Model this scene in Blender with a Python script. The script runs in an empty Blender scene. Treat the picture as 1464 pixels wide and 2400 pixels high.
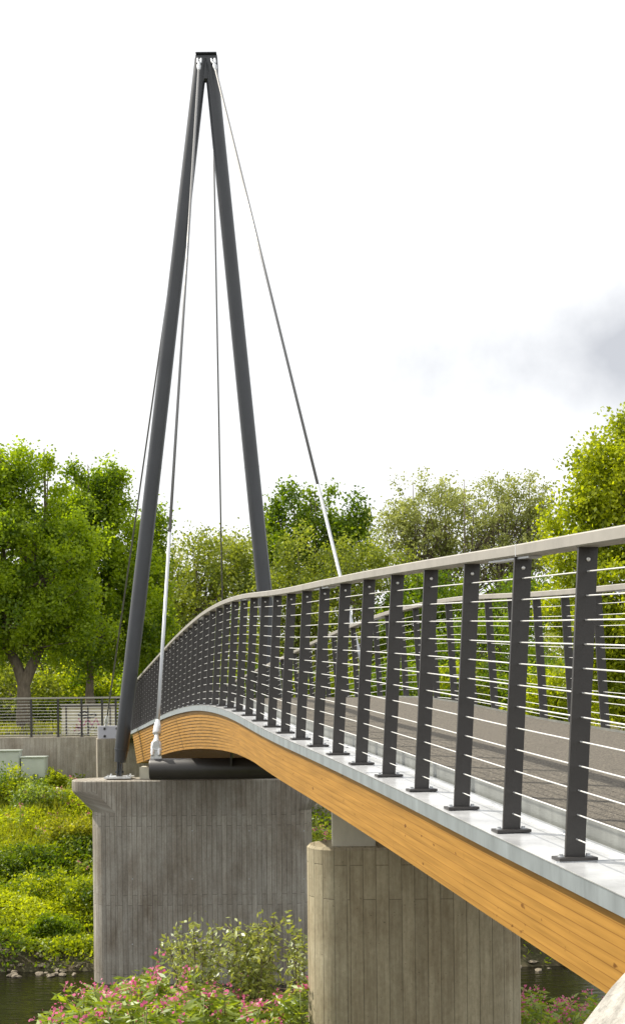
import bpy, math, random
import numpy as np
from mathutils import Vector, Matrix
random.seed(7); RNG = np.random.default_rng(11)
S = bpy.context.scene
COL = S.collection
# ------------------------------------------------------------------ camera
F, CX, CY, EYE, ROLL = 3000.0, 732.0, 1625.0, 6.4, 0.01
cam = bpy.data.cameras.new("Camera"); camo = bpy.data.objects.new("Camera", cam); COL.objects.link(camo)
camo.matrix_world = Matrix.Translation((0, 0, EYE)) @ Matrix.Rotation(math.radians(90), 4, 'X') @ Matrix.Rotation(-ROLL, 4, 'Z')
cam.sensor_fit = 'VERTICAL'; cam.sensor_height = 36; cam.lens = 36 * F / 2400
cam.shift_y = (CY - 1200) / 2400; cam.clip_start = 0.05; cam.clip_end = 3000
S.camera = camo
# ------------------------------------------------------------------ light
SUN_AZ = Vector((-0.905, 0.42, 0)).normalized(); SUN_EL = math.radians(48)
sdir = Vector((SUN_AZ.x * math.cos(SUN_EL), SUN_AZ.y * math.cos(SUN_EL), math.sin(SUN_EL)))
sl = bpy.data.lights.new("Sun", 'SUN'); sl.energy = 5.0; sl.angle = math.radians(0.9); sl.color = (1, .93, .81)
so = bpy.data.objects.new("Sun", sl); COL.objects.link(so); so.rotation_euler = sdir.to_track_quat('Z', 'Y').to_euler()
w = bpy.data.worlds.new("World"); S.world = w; w.use_nodes = True
nt = w.node_tree; nt.nodes.clear()
def N(t, ty, **kw):
    n = t.nodes.new(ty)
    for k, v in kw.items(): setattr(n, k, v)
    return n
sky = N(nt, 'ShaderNodeTexSky'); sky.sky_type = 'NISHITA'; sky.sun_disc = False
sky.sun_elevation = SUN_EL; sky.sun_rotation = math.atan2(SUN_AZ.x, SUN_AZ.y)
skm = N(nt, 'ShaderNodeVectorMath', operation='SCALE'); skm.inputs['Scale'].default_value = 0.1
nt.links.new(sky.outputs[0], skm.inputs[0])
tc = N(nt, 'ShaderNodeTexCoord')
# bright thin overcast over the blue, with one grey cloud low on the right
noi = N(nt, 'ShaderNodeTexNoise'); noi.inputs['Scale'].default_value = 7; noi.inputs['Detail'].default_value = 6; noi.inputs['Roughness'].default_value = .55
nt.links.new(tc.outputs['Generated'], noi.inputs['Vector'])
cd = Vector((755, 3000, 795)).normalized()
sub = N(nt, 'ShaderNodeVectorMath', operation='SUBTRACT'); sub.inputs[1].default_value = cd
nt.links.new(tc.outputs['Generated'], sub.inputs[0])
scl = N(nt, 'ShaderNodeVectorMath', operation='MULTIPLY'); scl.inputs[1].default_value = (4.3, 4.3, 12.0)
nt.links.new(sub.outputs[0], scl.inputs[0])
ln = N(nt, 'ShaderNodeVectorMath', operation='LENGTH'); nt.links.new(scl.outputs[0], ln.inputs[0])
ad = N(nt, 'ShaderNodeMath', operation='MULTIPLY_ADD'); ad.inputs[1].default_value = 1.7; ad.inputs[2].default_value = -.85
nt.links.new(noi.outputs['Fac'], ad.inputs[0])
a2 = N(nt, 'ShaderNodeMath', operation='ADD'); nt.links.new(ln.outputs['Value'], a2.inputs[0]); nt.links.new(ad.outputs[0], a2.inputs[1])
rmp = N(nt, 'ShaderNodeValToRGB'); rmp.color_ramp.elements[0].position = .12; rmp.color_ramp.elements[0].color = (.62, .63, .66, 1)
rmp.color_ramp.elements[1].position = .78; rmp.color_ramp.elements[1].color = (1.12, 1.12, 1.12, 1)
nt.links.new(a2.outputs[0], rmp.inputs[0])
mx = N(nt, 'ShaderNodeMix', data_type='RGBA'); mx.inputs[0].default_value = .88
nt.links.new(skm.outputs[0], mx.inputs[6]); nt.links.new(rmp.outputs[0], mx.inputs[7])
bg = N(nt, 'ShaderNodeBackground'); nt.links.new(mx.outputs[2], bg.inputs[0]); bg.inputs[1].default_value = 1.0
wo = N(nt, 'ShaderNodeOutputWorld'); nt.links.new(bg.outputs[0], wo.inputs[0])
S.view_settings.view_transform = 'Standard'; S.view_settings.look = 'None'; S.view_settings.exposure = 0.18; S.view_settings.gamma = 1
S.cycles.use_adaptive_sampling = True
S.cycles.max_bounces = 8; S.cycles.diffuse_bounces = 4; S.cycles.transparent_max_bounces = 8

# ------------------------------------------------------------------ helpers
def P(x, y, Y):
    """world point seen at pixel (x,y) of the photograph at distance Y"""
    dx, dy = x - CX, y - CY
    return Vector(((dx - ROLL * dy) * Y / F, Y, EYE - (dy + ROLL * dx) * Y / F))
class MB:
    def __init__(s): s.v = []; s.f = []; s.uv = {}
    def add(s, vs, fs, uvs=None):
        o = len(s.v); s.v += [tuple(v) for v in vs]
        for k, f in enumerate(fs):
            if uvs is not None: s.uv[len(s.f)] = uvs[k]
            s.f.append(tuple(i + o for i in f))
    def box(s, c, d, R=None):
        hx, hy, hz = d[0] / 2, d[1] / 2, d[2] / 2
        vs = [Vector((x, y, z)) for x in (-hx, hx) for y in (-hy, hy) for z in (-hz, hz)]
        if R is not None: vs = [R @ v for v in vs]
        vs = [v + Vector(c) for v in vs]
        s.add(vs, [(0, 1, 3, 2), (4, 6, 7, 5), (0, 4, 5, 1), (2, 3, 7, 6), (0, 2, 6, 4), (1, 5, 7, 3)])
    def tube(s, pts, rad, n=8, cap=True):
        pts = [Vector(p) for p in pts]
        if not isinstance(rad, (list, tuple)): rad = [rad] * len(pts)
        o = []; ref = None
        for i, p in enumerate(pts):
            t = (pts[min(i + 1, len(pts) - 1)] - pts[max(i - 1, 0)]).normalized()
            if ref is None:
                ref = Vector((0, 0, 1)) if abs(t.z) < .9 else Vector((1, 0, 0))
            a = (ref - t * ref.dot(t)).normalized(); b = t.cross(a); ref = a
            for k in range(n):
                th = 2 * math.pi * k / n
                o.append(p + (a * math.cos(th) + b * math.sin(th)) * rad[i])
        fs = []
        for i in range(len(pts) - 1):
            for k in range(n):
                k2 = (k + 1) % n
                fs.append((i * n + k, i * n + k2, (i + 1) * n + k2, (i + 1) * n + k))
        if cap: fs.append(tuple(range(n))[::-1]); fs.append(tuple((len(pts) - 1) * n + k for k in range(n)))
        s.add(o, fs)
    def prism(s, poly, axis, a, b):
        """extrude polygon (list of 2D) between a and b along axis ('y': poly=(x,z); 'z': poly=(x,y); 'x': poly=(y,z))"""
        def m(p, t):
            return {'y': (p[0], t, p[1]), 'z': (p[0], p[1], t), 'x': (t, p[0], p[1])}[axis]
        n = len(poly)
        vs = [m(p, a) for p in poly] + [m(p, b) for p in poly]
        s.add(vs, [tuple(range(n)), tuple(range(2 * n - 1, n - 1, -1))] + [(i, i + n, (i + 1) % n + n, (i + 1) % n) for i in range(n)])
    def build(s, name, mat, parent=None, smooth=False, angle=None, bevel=0):
        me = bpy.data.meshes.new(name); me.from_pydata([tuple(v) for v in s.v], [], s.f)
        if s.uv:
            l = me.uv_layers.new(name='UVMap')
            for p in me.polygons:
                u = s.uv.get(p.index)
                if u is not None:
                    for k, li in enumerate(p.loop_indices): l.data[li].uv = u[k]
        me.validate(); me.update()
        import bmesh
        bm = bmesh.new(); bm.from_mesh(me); bmesh.ops.recalc_face_normals(bm, faces=bm.faces[:]); bm.to_mesh(me); bm.free()
        if mat: me.materials.append(mat)
        if smooth:
            for p in me.polygons: p.use_smooth = True
            if angle:
                try: me.set_sharp_from_angle(angle=math.radians(angle))
                except Exception: pass
        o = bpy.data.objects.new(name, me); COL.objects.link(o)
        if parent: o.parent = parent
        if bevel:
            b = o.modifiers.new("bevel", 'BEVEL'); b.width = bevel; b.segments = 2; b.limit_method = 'ANGLE'
        return o
def thing(name, label, cat, group=None, loc=(0, 0, 0)):
    o = bpy.data.objects.new(name, None); COL.objects.link(o); o.location = loc; o.empty_display_size = .2
    return tag(o, label, cat, group)
def tag(o, label, cat, group=None, kind=None):
    if label: o['label'] = label
    if cat: o['category'] = cat
    if group: o['group'] = group
    if kind: o['kind'] = kind
    return o
def place(o, loc):                       # move an Empty whose parts were built in world space: keep the parts where they are
    o.location = loc
    for c in o.children: c.location = -Vector(loc)
    return o
def copy_tree(o, parent=None):
    c = o.copy(); COL.objects.link(c); c.parent = parent
    for ch in list(o.children): copy_tree(ch, c)
    return c

# ------------------------------------------------------------------ materials
def mat(name, col, rough=.6, metal=0, noise=None, bump=None, uv=False, spec=None, dark=None):
    """noise=(scale, amount, stretch xyz)  bump=(scale, strength)"""
    m = bpy.data.materials.new(name); m.use_nodes = True; t = m.node_tree; b = t.nodes['Principled BSDF']
    b.inputs['Base Color'].default_value = (*col, 1); b.inputs['Roughness'].default_value = rough; b.inputs['Metallic'].default_value = metal
    if spec is not None: b.inputs['Specular IOR Level'].default_value = spec
    c = t.nodes.new('ShaderNodeTexCoord'); src = c.outputs['UV' if uv else 'Object']
    if noise:
        mp = t.nodes.new('ShaderNodeMapping'); mp.inputs['Scale'].default_value = noise[2]
        t.links.new(src, mp.inputs[0])
        n = t.nodes.new('ShaderNodeTexNoise'); n.inputs['Scale'].default_value = noise[0]; n.inputs['Detail'].default_value = 6; n.inputs['Roughness'].default_value = .65
        t.links.new(mp.outputs[0], n.inputs['Vector'])
        r = t.nodes.new('ShaderNodeValToRGB'); r.color_ramp.elements[0].position = .3; r.color_ramp.elements[1].position = .7
        lo = dark or [x * (1 - noise[1]) for x in col]; hi = [min(1, x * (1 + noise[1])) for x in col]
        r.color_ramp.elements[0].color = (*lo, 1); r.color_ramp.elements[1].color = (*hi, 1)
        t.links.new(n.outputs['Fac'], r.inputs[0]); t.links.new(r.outputs[0], b.inputs['Base Color'])
    if bump:
        n2 = t.nodes.new('ShaderNodeTexNoise'); n2.inputs['Scale'].default_value = bump[0]; n2.inputs['Detail'].default_value = 4
        t.links.new(src, n2.inputs['Vector'])
        bp = t.nodes.new('ShaderNodeBump'); bp.inputs['Strength'].default_value = bump[1]; bp.inputs['Distance'].default_value = .02
        t.links.new(n2.outputs['Fac'], bp.inputs['Height']); t.links.new(bp.outputs[0], b.inputs['Normal'])
    return m
def concrete(name, base, board=.11, length=1.75, warm=0.0, mort=.006):
    m = bpy.data.materials.new(name); m.use_nodes = True; t = m.node_tree; b = t.nodes['Principled BSDF']; L = t.links.new
    b.inputs['Roughness'].default_value = .85; b.inputs['Specular IOR Level'].default_value = .25
    c = t.nodes.new('ShaderNodeTexCoord'); mp = t.nodes.new('ShaderNodeMapping'); mp.inputs['Rotation'].default_value = (0, 0, math.radians(90))
    L(c.outputs['UV'], mp.inputs[0])
    br = t.nodes.new('ShaderNodeTexBrick'); br.offset = .13; br.offset_frequency = 2; br.squash = 1
    br.inputs['Scale'].default_value = 1; br.inputs['Brick Width'].default_value = length; br.inputs['Row Height'].default_value = board
    br.inputs['Mortar Size'].default_value = mort; br.inputs['Mortar Smooth'].default_value = .6; br.inputs['Bias'].default_value = 0
    br.inputs['Color1'].default_value = (*[x * .87 for x in base], 1); br.inputs['Color2'].default_value = (*[x * 1.08 for x in base], 1)
    br.inputs['Mortar'].default_value = (*[x * .52 for x in base], 1)
    L(mp.outputs[0], br.inputs['Vector'])
    def noise(sc, stretch, det=6):
        q = t.nodes.new('ShaderNodeMapping'); q.inputs['Scale'].default_value = stretch; L(c.outputs['UV'], q.inputs[0])
        n = t.nodes.new('ShaderNodeTexNoise'); n.inputs['Scale'].default_value = sc; n.inputs['Detail'].default_value = det; n.inputs['Roughness'].default_value = .7
        L(q.outputs[0], n.inputs['Vector']); return n
    def ramp(n, p0, c0, p1, c1):
        r = t.nodes.new('ShaderNodeValToRGB'); r.color_ramp.elements[0].position = p0; r.color_ramp.elements[1].position = p1
        r.color_ramp.elements[0].color = (*c0, 1); r.color_ramp.elements[1].color = (*c1, 1); L(n.outputs['Fac'], r.inputs[0]); return r
    def mult(a, bb, f=1):
        x = t.nodes.new('ShaderNodeMix'); x.data_type = 'RGBA'; x.blend_type = 'MULTIPLY'; x.inputs[0].default_value = f
        L(a, x.inputs[6]); L(bb, x.inputs[7]); return x.outputs[2]
    big = ramp(noise(1.3, (1, .55, 1)), .3, (.62, .56, .50), .62, (1.12, 1.12, 1.12))
    streak = ramp(noise(2.6, (9, .45, 1)), .3, (.74, .72, .70), .62, (1.08, 1.08, 1.08))
    grain = ramp(noise(26, (1.2, .7, 1), 8), .3, (.80, .80, .80), .7, (1.14, 1.14, 1.14))
    pits = ramp(noise(34, (1, 1, 1), 2), .27, (.35, .35, .35), .33, (1, 1, 1))
    o = mult(br.outputs['Color'], big.outputs[0]); o = mult(o, streak.outputs[0]); o = mult(o, grain.outputs[0], .8); o = mult(o, pits.outputs[0], .7)
    L(o, b.inputs['Base Color'])
    bw = t.nodes.new('ShaderNodeRGBToBW'); L(o, bw.inputs[0])
    bp = t.nodes.new('ShaderNodeBump'); bp.inputs['Strength'].default_value = .7; bp.inputs['Distance'].default_value = .02
    L(bw.outputs[0], bp.inputs['Height']); L(bp.outputs[0], b.inputs['Normal'])
    return m
def leafmat(name, c0, c1, trans=.5, gloss=.025, tint=(1.35, 1.3, .5)):
    m = bpy.data.materials.new(name); m.use_nodes = True; t = m.node_tree; t.nodes.clear(); L = t.links.new
    at = t.nodes.new('ShaderNodeAttribute'); at.attribute_name = 'tone'
    r = t.nodes.new('ShaderNodeValToRGB'); r.color_ramp.elements[0].color = (*c0, 1); r.color_ramp.elements[1].color = (*c1, 1)
    L(at.outputs['Fac'], r.inputs[0])
    d = t.nodes.new('ShaderNodeBsdfDiffuse'); L(r.outputs[0], d.inputs[0])
    mc = t.nodes.new('ShaderNodeMix'); mc.data_type = 'RGBA'; mc.blend_type = 'MULTIPLY'; mc.inputs[0].default_value = 1
    L(r.outputs[0], mc.inputs[6]); mc.inputs[7].default_value = (*tint, 1)
    tr = t.nodes.new('ShaderNodeBsdfTranslucent'); L(mc.outputs[2], tr.inputs[0])
    g = t.nodes.new('ShaderNodeBsdfGlossy'); g.inputs['Roughness'].default_value = .5; g.inputs[0].default_value = (.9, .95, .9, 1)
    m1 = t.nodes.new('ShaderNodeMixShader'); m1.inputs[0].default_value = trans; L(d.outputs[0], m1.inputs[1]); L(tr.outputs[0], m1.inputs[2])
    m2 = t.nodes.new('ShaderNodeMixShader'); m2.inputs[0].default_value = gloss; L(m1.outputs[0], m2.inputs[1]); L(g.outputs[0], m2.inputs[2])
    o = t.nodes.new('ShaderNodeOutputMaterial'); L(m2.outputs[0], o.inputs[0])
    return m
def woodmat():
    m = bpy.data.materials.new('glulam'); m.use_nodes = True; t = m.node_tree; b = t.nodes['Principled BSDF']; L = t.links.new
    b.inputs['Roughness'].default_value = .55; b.inputs['Specular IOR Level'].default_value = .3
    c = t.nodes.new('ShaderNodeTexCoord')
    def noise(sc, st, det=6):
        q = t.nodes.new('ShaderNodeMapping'); q.inputs['Scale'].default_value = st; L(c.outputs['UV'], q.inputs[0])
        n = t.nodes.new('ShaderNodeTexNoise'); n.inputs['Scale'].default_value = sc; n.inputs['Detail'].default_value = det; L(q.outputs[0], n.inputs['Vector']); return n
    n = noise(3, (.6, 14, 1)); r = t.nodes.new('ShaderNodeValToRGB')
    r.color_ramp.elements[0].position = .3; r.color_ramp.elements[0].color = (.31, .16, .030, 1)
    r.color_ramp.elements[1].position = .72; r.color_ramp.elements[1].color = (.47, .25, .052, 1); L(n.outputs['Fac'], r.inputs[0])
    br = t.nodes.new('ShaderNodeTexBrick'); br.offset = .41; br.offset_frequency = 3; br.inputs['Scale'].default_value = 1
    br.inputs['Brick Width'].default_value = 3.1; br.inputs['Row Height'].default_value = .04; br.inputs['Mortar Size'].default_value = .002; br.inputs['Mortar Smooth'].default_value = .3
    br.inputs['Color1'].default_value = (.93, .93, .93, 1); br.inputs['Color2'].default_value = (1.08, 1.07, 1.05, 1); br.inputs['Mortar'].default_value = (.68, .60, .52, 1)
    L(c.outputs['UV'], br.inputs['Vector'])
    kn = noise(9, (1, 2.2, 1), 2); kr = t.nodes.new('ShaderNodeValToRGB'); kr.color_ramp.elements[0].position = .275; kr.color_ramp.elements[0].color = (.42, .33, .26, 1)
    kr.color_ramp.elements[1].position = .32; kr.color_ramp.elements[1].color = (1, 1, 1, 1); L(kn.outputs['Fac'], kr.inputs[0])
    x = t.nodes.new('ShaderNodeMix'); x.data_type = 'RGBA'; x.blend_type = 'MULTIPLY'; x.inputs[0].default_value = 1; L(r.outputs[0], x.inputs[6]); L(br.outputs['Color'], x.inputs[7])
    y = t.nodes.new('ShaderNodeMix'); y.data_type = 'RGBA'; y.blend_type = 'MULTIPLY'; y.inputs[0].default_value = 1; L(x.outputs[2], y.inputs[6]); L(kr.outputs[0], y.inputs[7])
    L(y.outputs[2], b.inputs['Base Color'])
    return m
M = {}
M['concrete_far'] = concrete('board_concrete_grey', (.40, .38, .33), mort=.008)
M['concrete_near'] = concrete('board_concrete_buff', (.47, .425, .30), board=.112, length=2.3, mort=.0045)
M['concrete_wall'] = concrete('board_concrete_wall', (.40, .37, .31), board=.12, length=3, mort=.004)
M['concrete_raw'] = mat('raw_concrete', (.42, .40, .36), .9, noise=(14, .35, (1, 1, 1)), bump=(60, .8))
M['steel'] = mat('anthracite_paint', (.042, .039, .037), .42, .0, noise=(5, .12, (1, 1, 1)), bump=(150, .05))
M['mast'] = mat('mast_paint', (.050, .054, .060), .36, .0, noise=(3, .14, (1, 1, .4)))
M['rail'] = mat('handrail_paint', (.36, .34, .30), .5, .15, noise=(6, .12, (1, 1, 1)))
M['bright_steel'] = mat('stainless', (.86, .86, .84), .4, .35)
M['cable'] = mat('stay_dark_grey', (.20, .20, .20), .36, .35)
M['galv'] = mat('galvanised', (.60, .62, .64), .42, .55, noise=(5, .22, (1, 1, 1)))
M['bright'] = mat('stay_bright_grey', (.50, .52, .54), .4, .4)
M['platem'] = mat('plate_grey', (.34, .34, .36), .5, .3)
M['white'] = mat('socket_metal', (.74, .75, .76), .38, .45, noise=(8, .1, (1, 1, 1)))
M['zinc'] = mat('zinc_sheet', (.60, .61, .62), .27, .3, noise=(3.5, .25, (1, 1, 1)), bump=(7, .05))
M['curb'] = mat('zinc_curb', (.30, .31, .29), .4, .5, uv=True, noise=(2.2, .25, (3.2, .7, 1)))
M['zincv'] = mat('zinc_fascia', (.44, .49, .52), .42, .6, uv=True, noise=(2.2, .22, (3.2, .7, 1)))
M['asphalt'] = mat('asphalt', (.150, .132, .104), .9, noise=(70, .8, (1, 1, 1)), bump=(110, 1.0))
M['wood'] = woodmat()
M['cabinet'] = mat('cabinet_paint', (.50, .54, .47), .5, noise=(4, .07, (1, 1, 1)))
M['plaster'] = mat('pale_plaster', (.60, .58, .47), .8, noise=(5, .15, (1, 1, .4)))
M['panel'] = mat('panel_cream', (.55, .51, .36), .8, noise=(5, .14, (1, 1, 1)))
M['black'] = mat('spray_black', (.03, .03, .035), .6)
M['pinkp'] = mat('spray_magenta', (.42, .10, .20), .6)
M['bark'] = mat('bark', (.17, .14, .10), .9, noise=(12, .4, (1, 1, .3)), bump=(30, .8))
M['stem'] = mat('green_stem', (.16, .19, .05), .6)
M['pink'] = leafmat('pink_petal', (.62, .10, .26), (.80, .26, .44), .45, .03, (1.2, 1, 1.1))
M['rock'] = mat('rock', (.27, .23, .17), .9, noise=(7, .45, (1, 1, 1)), bump=(18, .8))
M['soil'] = mat('soil', (.055, .042, .024), .95, noise=(2.2, .5, (1, 1, 1)), bump=(14, .9), dark=(.035, .04, .012))
LG = {
 'poplar': leafmat('leaf_poplar', (.11, .19, .008), (.38, .50, .018), .6),
 'dark': leafmat('leaf_dark', (.08, .14, .008), (.24, .32, .014), .55),
 'oak': leafmat('leaf_oak', (.08, .15, .007), (.25, .35, .014), .55),
 'lime': leafmat('leaf_lime', (.14, .185, .024), (.33, .38, .06), .52),
 'willow': leafmat('leaf_willow', (.25, .28, .07), (.50, .53, .18), .48, .03, (1.15, 1.15, .8)),
 'ash': leafmat('leaf_ash', (.20, .26, .008), (.50, .56, .020), .58),
 'bank': leafmat('leaf_bank', (.08, .15, .007), (.52, .58, .022), .54),
 'grass': leafmat('leaf_grass', (.18, .22, .012), (.46, .46, .04), .48),
 'balsam': leafmat('leaf_balsam', (.12, .19, .012), (.40, .50, .05), .50, .07),
 'sallow': leafmat('leaf_sallow', (.14, .18, .03), (.50, .54, .17), .46, .10),
}

# ------------------------------------------------------------------ foliage
def leaf_obj(name, pts, size, mat_, parent=None, tone=None, aspect=.7, up=.3, dirs=None, quads=True):
    """one mesh of many small leaf blades; pts (n,3)"""
    n = len(pts)
    a = RNG.normal(size=(n, 3)) if dirs is None else dirs + RNG.normal(size=(n, 3)) * .25
    a /= np.linalg.norm(a, axis=1)[:, None] + 1e-9
    b = RNG.normal(size=(n, 3)); b[:, 2] *= up + .7
    b -= a * (a * b).sum(1)[:, None]; b /= np.linalg.norm(b, axis=1)[:, None] + 1e-9
    s = size * RNG.uniform(.65, 1.35, n)[:, None]
    v = np.empty((n, 4, 3)); v[:, 0] = pts - a * s * .5; v[:, 2] = pts + a * s * .5
    v[:, 1] = pts + b * s * aspect * .5 + a * s * .05; v[:, 3] = pts - b * s * aspect * .5 + a * s * .05
    me = bpy.data.meshes.new(name)
    me.vertices.add(n * 4); me.vertices.foreach_set('co', v.reshape(-1).astype(np.float32))
    me.loops.add(n * 4); me.loops.foreach_set('vertex_index', np.arange(n * 4, dtype=np.int32))
    me.polygons.add(n); me.polygons.foreach_set('loop_start', np.arange(0, n * 4, 4, dtype=np.int32)); me.polygons.foreach_set('loop_total', np.full(n, 4, dtype=np.int32))
    at = me.attributes.new('tone', 'FLOAT', 'FACE')
    if tone is None: tone = np.full(n, .5)
    at.data.foreach_set('value', np.clip(tone + RNG.normal(size=n) * .16, 0, 1).astype(np.float32))
    me.materials.append(mat_); me.update(calc_edges=True)
    o = bpy.data.objects.new(name, me); COL.objects.link(o)
    if parent: o.parent = parent
    return o
def tree(label, kind, cat, base, trunk_h, r0, blobs, lm, leaf, nclump, per, group=None, spread=.55, fork=1, lean=(0, 0), upw=.0, name=None, bark=None, twigs=14, fz0=.18):
    """base: world point; blobs: (dx, dy, z, rx, ry, rz) ellipsoids relative to the base"""
    base = Vector(base)
    root = thing(name or kind, label, cat, group, base)
    vol = np.array([b[3] * b[5] * b[4] for b in blobs]) ** .7; vol /= vol.sum()
    cs = []; cr = []
    for _ in range(nclump):
        b = blobs[RNG.choice(len(blobs), p=vol)]
        d = RNG.normal(size=3); d /= np.linalg.norm(d); rr = RNG.uniform(.15, 1) ** .45
        if RNG.random() < .3: rr *= RNG.uniform(1.0, 1.24)
        cs.append([b[0] + d[0] * rr * b[3], b[1] + d[1] * rr * b[4], b[2] + d[2] * rr * b[5]])
        cr.append(spread * RNG.uniform(.55, 1.25))
    cs = np.array(cs); cr = np.array(cr)
    ct = RNG.uniform(.0, 1., nclump)
    k = np.repeat(np.arange(nclump), per)
    p = RNG.normal(size=(len(k), 3)) * .5; p[:, 2] *= (1 + upw); p = p * cr[k][:, None] + cs[k]
    leaf_obj('crown', p, leaf, lm, root, tone=ct[k])
    # limbs: forks from the trunk to clump centres
    mb = MB(); tips = []
    for f in range(fork):
        ang = (f - (fork - 1) / 2) * .42
        top = Vector((lean[0] + math.sin(ang) * trunk_h * .9, lean[1] + RNG.uniform(-.2, .2), trunk_h))
        s0 = Vector((0, 0, -.3)); sp = Vector((0, 0, trunk_h * fz0)) if fork > 1 else Vector((lean[0] * .3, 0, trunk_h * .5))
        mb.tube([s0, sp, (sp + top) / 2 + Vector((random.uniform(-.08, .08) * trunk_h * .3, 0, 0)), top], [r0 * 1.15, r0 * (.72 if fork > 1 else .85), r0 * .62, r0 * .5], 8)
        tips.append((top, r0 * .5))
    zt = max(b[2] + b[5] * .75 for b in blobs)
    for (tp, r) in tips:
        e = Vector((tp.x * 1.25, tp.y, zt)); mid = (tp + e) / 2 + Vector((random.uniform(-.3, .3), random.uniform(-.3, .3), 0))
        mb.tube([tp, mid, e], [r, r * .55, r * .12], 6)
    sel = RNG.choice(nclump, size=min(nclump, twigs * 4), replace=False)
    for q, i in enumerate(sel):
        c = Vector(cs[i]); tp, r = tips[q % len(tips)]
        fz = max(0, min(.8, (c.z - tp.z) / max(.1, zt - tp.z) * .6))
        s = tp.lerp(Vector((tp.x * 1.25, tp.y, zt)), fz)
        m1 = s.lerp(c, .5) + Vector((random.uniform(-.2, .2), random.uniform(-.2, .2), -.12 * (c - s).length + random.uniform(0, .3)))
        rr = r0 * (.34 if q < twigs else .15)
        mb.tube([s, m1, c], [rr, rr * .6, rr * .15], 5, cap=False)
    mb.build('trunk', bark or M['bark'], root, smooth=True)
    return root
def px_tree(label, kind, cat, x, ybase, Y, blobs, **kw):
    b0 = P(x, ybase, Y); k = Y / F
    bl = []
    for (bx, by, rx, ry) in blobs:
        q = P(bx, by, Y) - b0
        bl.append((q.x, RNG.uniform(-.5, .5), q.z, rx * k, rx * k * .85, ry * k))
    return tree(label, kind, cat, b0, blobs=bl, **kw)

# ------------------------------------------------------------------ terrain, water
def ground_z(x, y):
    if y < 12: z = 2.3 + (12 - y) * .22 if y > 1 else 4.72
    elif y < 20: z = 2.3 - (y - 12) * .36
    elif y < 28.6: z = -.58
    elif y < 30.2: z = -.58 + (y - 28.6) / 1.6 * .8
    elif y < 41.8: z = .22 + (y - 30.2) / 11.6 * 3.0
    elif y < 43.5: z = 3.22 + (y - 41.8) / 1.7 * 1.75
    else: z = 4.97 + min(1.5, (y - 43.5) * .004)
    if y > 30 and y < 41.5: z += .18 * math.sin(x * .9 + y * .7) + .1 * math.sin(x * 2.1 - y * 1.3)
    return z
xs = np.unique(np.concatenate([np.linspace(-900, -40, 14), np.linspace(-40, 40, 81), np.linspace(40, 900, 14)]))
ys = np.unique(np.concatenate([np.linspace(-300, 0, 8), np.linspace(0, 50, 101), np.linspace(50, 120, 20), np.linspace(120, 1800, 12)]))
mb = MB()
mb.v = [(x, y, ground_z(x, y) + (0 if abs(x) > 40 else random.uniform(-.03, .03))) for y in ys for x in xs]
nx = len(xs); mb.f = [(j * nx + i, j * nx + i + 1, (j + 1) * nx + i + 1, (j + 1) * nx + i) for j in range(len(ys) - 1) for i in range(nx - 1)]
tag(mb.build('ground', M['soil'], smooth=True), 'grassy river banks and flat ground beyond', None, kind='structure')
wm = bpy.data.materials.new('river_water'); wm.use_nodes = True; t = wm.node_tree; b = t.nodes['Principled BSDF']
b.inputs['Base Color'].default_value = (.010, .009, .005, 1); b.inputs['Roughness'].default_value = .06; b.inputs['IOR'].default_value = 1.33
n2 = t.nodes.new('ShaderNodeTexNoise'); n2.inputs['Scale'].default_value = 2.5; n2.inputs['Detail'].default_value = 5
tcw = t.nodes.new('ShaderNodeTexCoord'); mpw = t.nodes.new('ShaderNodeMapping'); mpw.inputs['Scale'].default_value = (.7, 2.2, 1)
t.links.new(tcw.outputs['Object'], mpw.inputs[0]); t.links.new(mpw.outputs[0], n2.inputs['Vector'])
bp = t.nodes.new('ShaderNodeBump'); bp.inputs['Strength'].default_value = .3; bp.inputs['Distance'].default_value = .1
t.links.new(n2.outputs['Fac'], bp.inputs['Height']); t.links.new(bp.outputs[0], b.inputs['Normal'])
mb = MB(); mb.add([(-900, 15, 0), (900, 15, 0), (900, 30.5, 0), (-900, 30.5, 0)], [(0, 1, 2, 3)])
tag(mb.build('water', wm), 'dark slow river under the bridge', None, kind='structure')

# ------------------------------------------------------------------ bridge frame
I0, I1 = -4, 50
ZT = {1: -.646, 2: -.611, 3: -.572, 4: -.534, 5: -.498, 6: -.463, 7: -.431, 8: -.400, 9: -.371, 10: -.340, 11: -.304, 12: -.263, 13: -.221, 14: -.186, 15: -.160, 16: -.143,
      17: -.135, 18: -.134, 19: -.141, 20: -.156, 21: -.177, 22: -.202, 23: -.228, 24: -.259, 25: -.291, 26: -.326, 27: -.364}
def zrel(i):
    if i <= 1: return ZT[1] - .036 * (1 - i)
    if i >= 27: return ZT[27] - .0393 * (i - 27)
    k = int(math.floor(i)); f = i - k
    p0 = ZT.get(k - 1, ZT[1] - .036); p1 = ZT[k]; p2 = ZT.get(k + 1, ZT[27] - .0393); p3 = ZT.get(k + 2, ZT[27] - .0786)
    return .5 * ((2 * p1) + (-p0 + p2) * f + (2 * p0 - 5 * p1 + 4 * p2 - p3) * f * f + (-p0 + 3 * p1 - 3 * p2 + p3) * f ** 3)
T = Vector((-.1365, .6762, 0)).normalized(); NRM = Vector((T.y, -T.x, 0)); SP = .6899; WID = 2.62
def B(i, a=0, h=0):
    """point on the bridge: post line station i, a metres inward (to the right), h above the zinc edge strip"""
    return Vector((1.1287 - .1365 * i, 4.208 + .6762 * i, EYE + zrel(i))) + NRM * a + Vector((0, 0, h))
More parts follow.
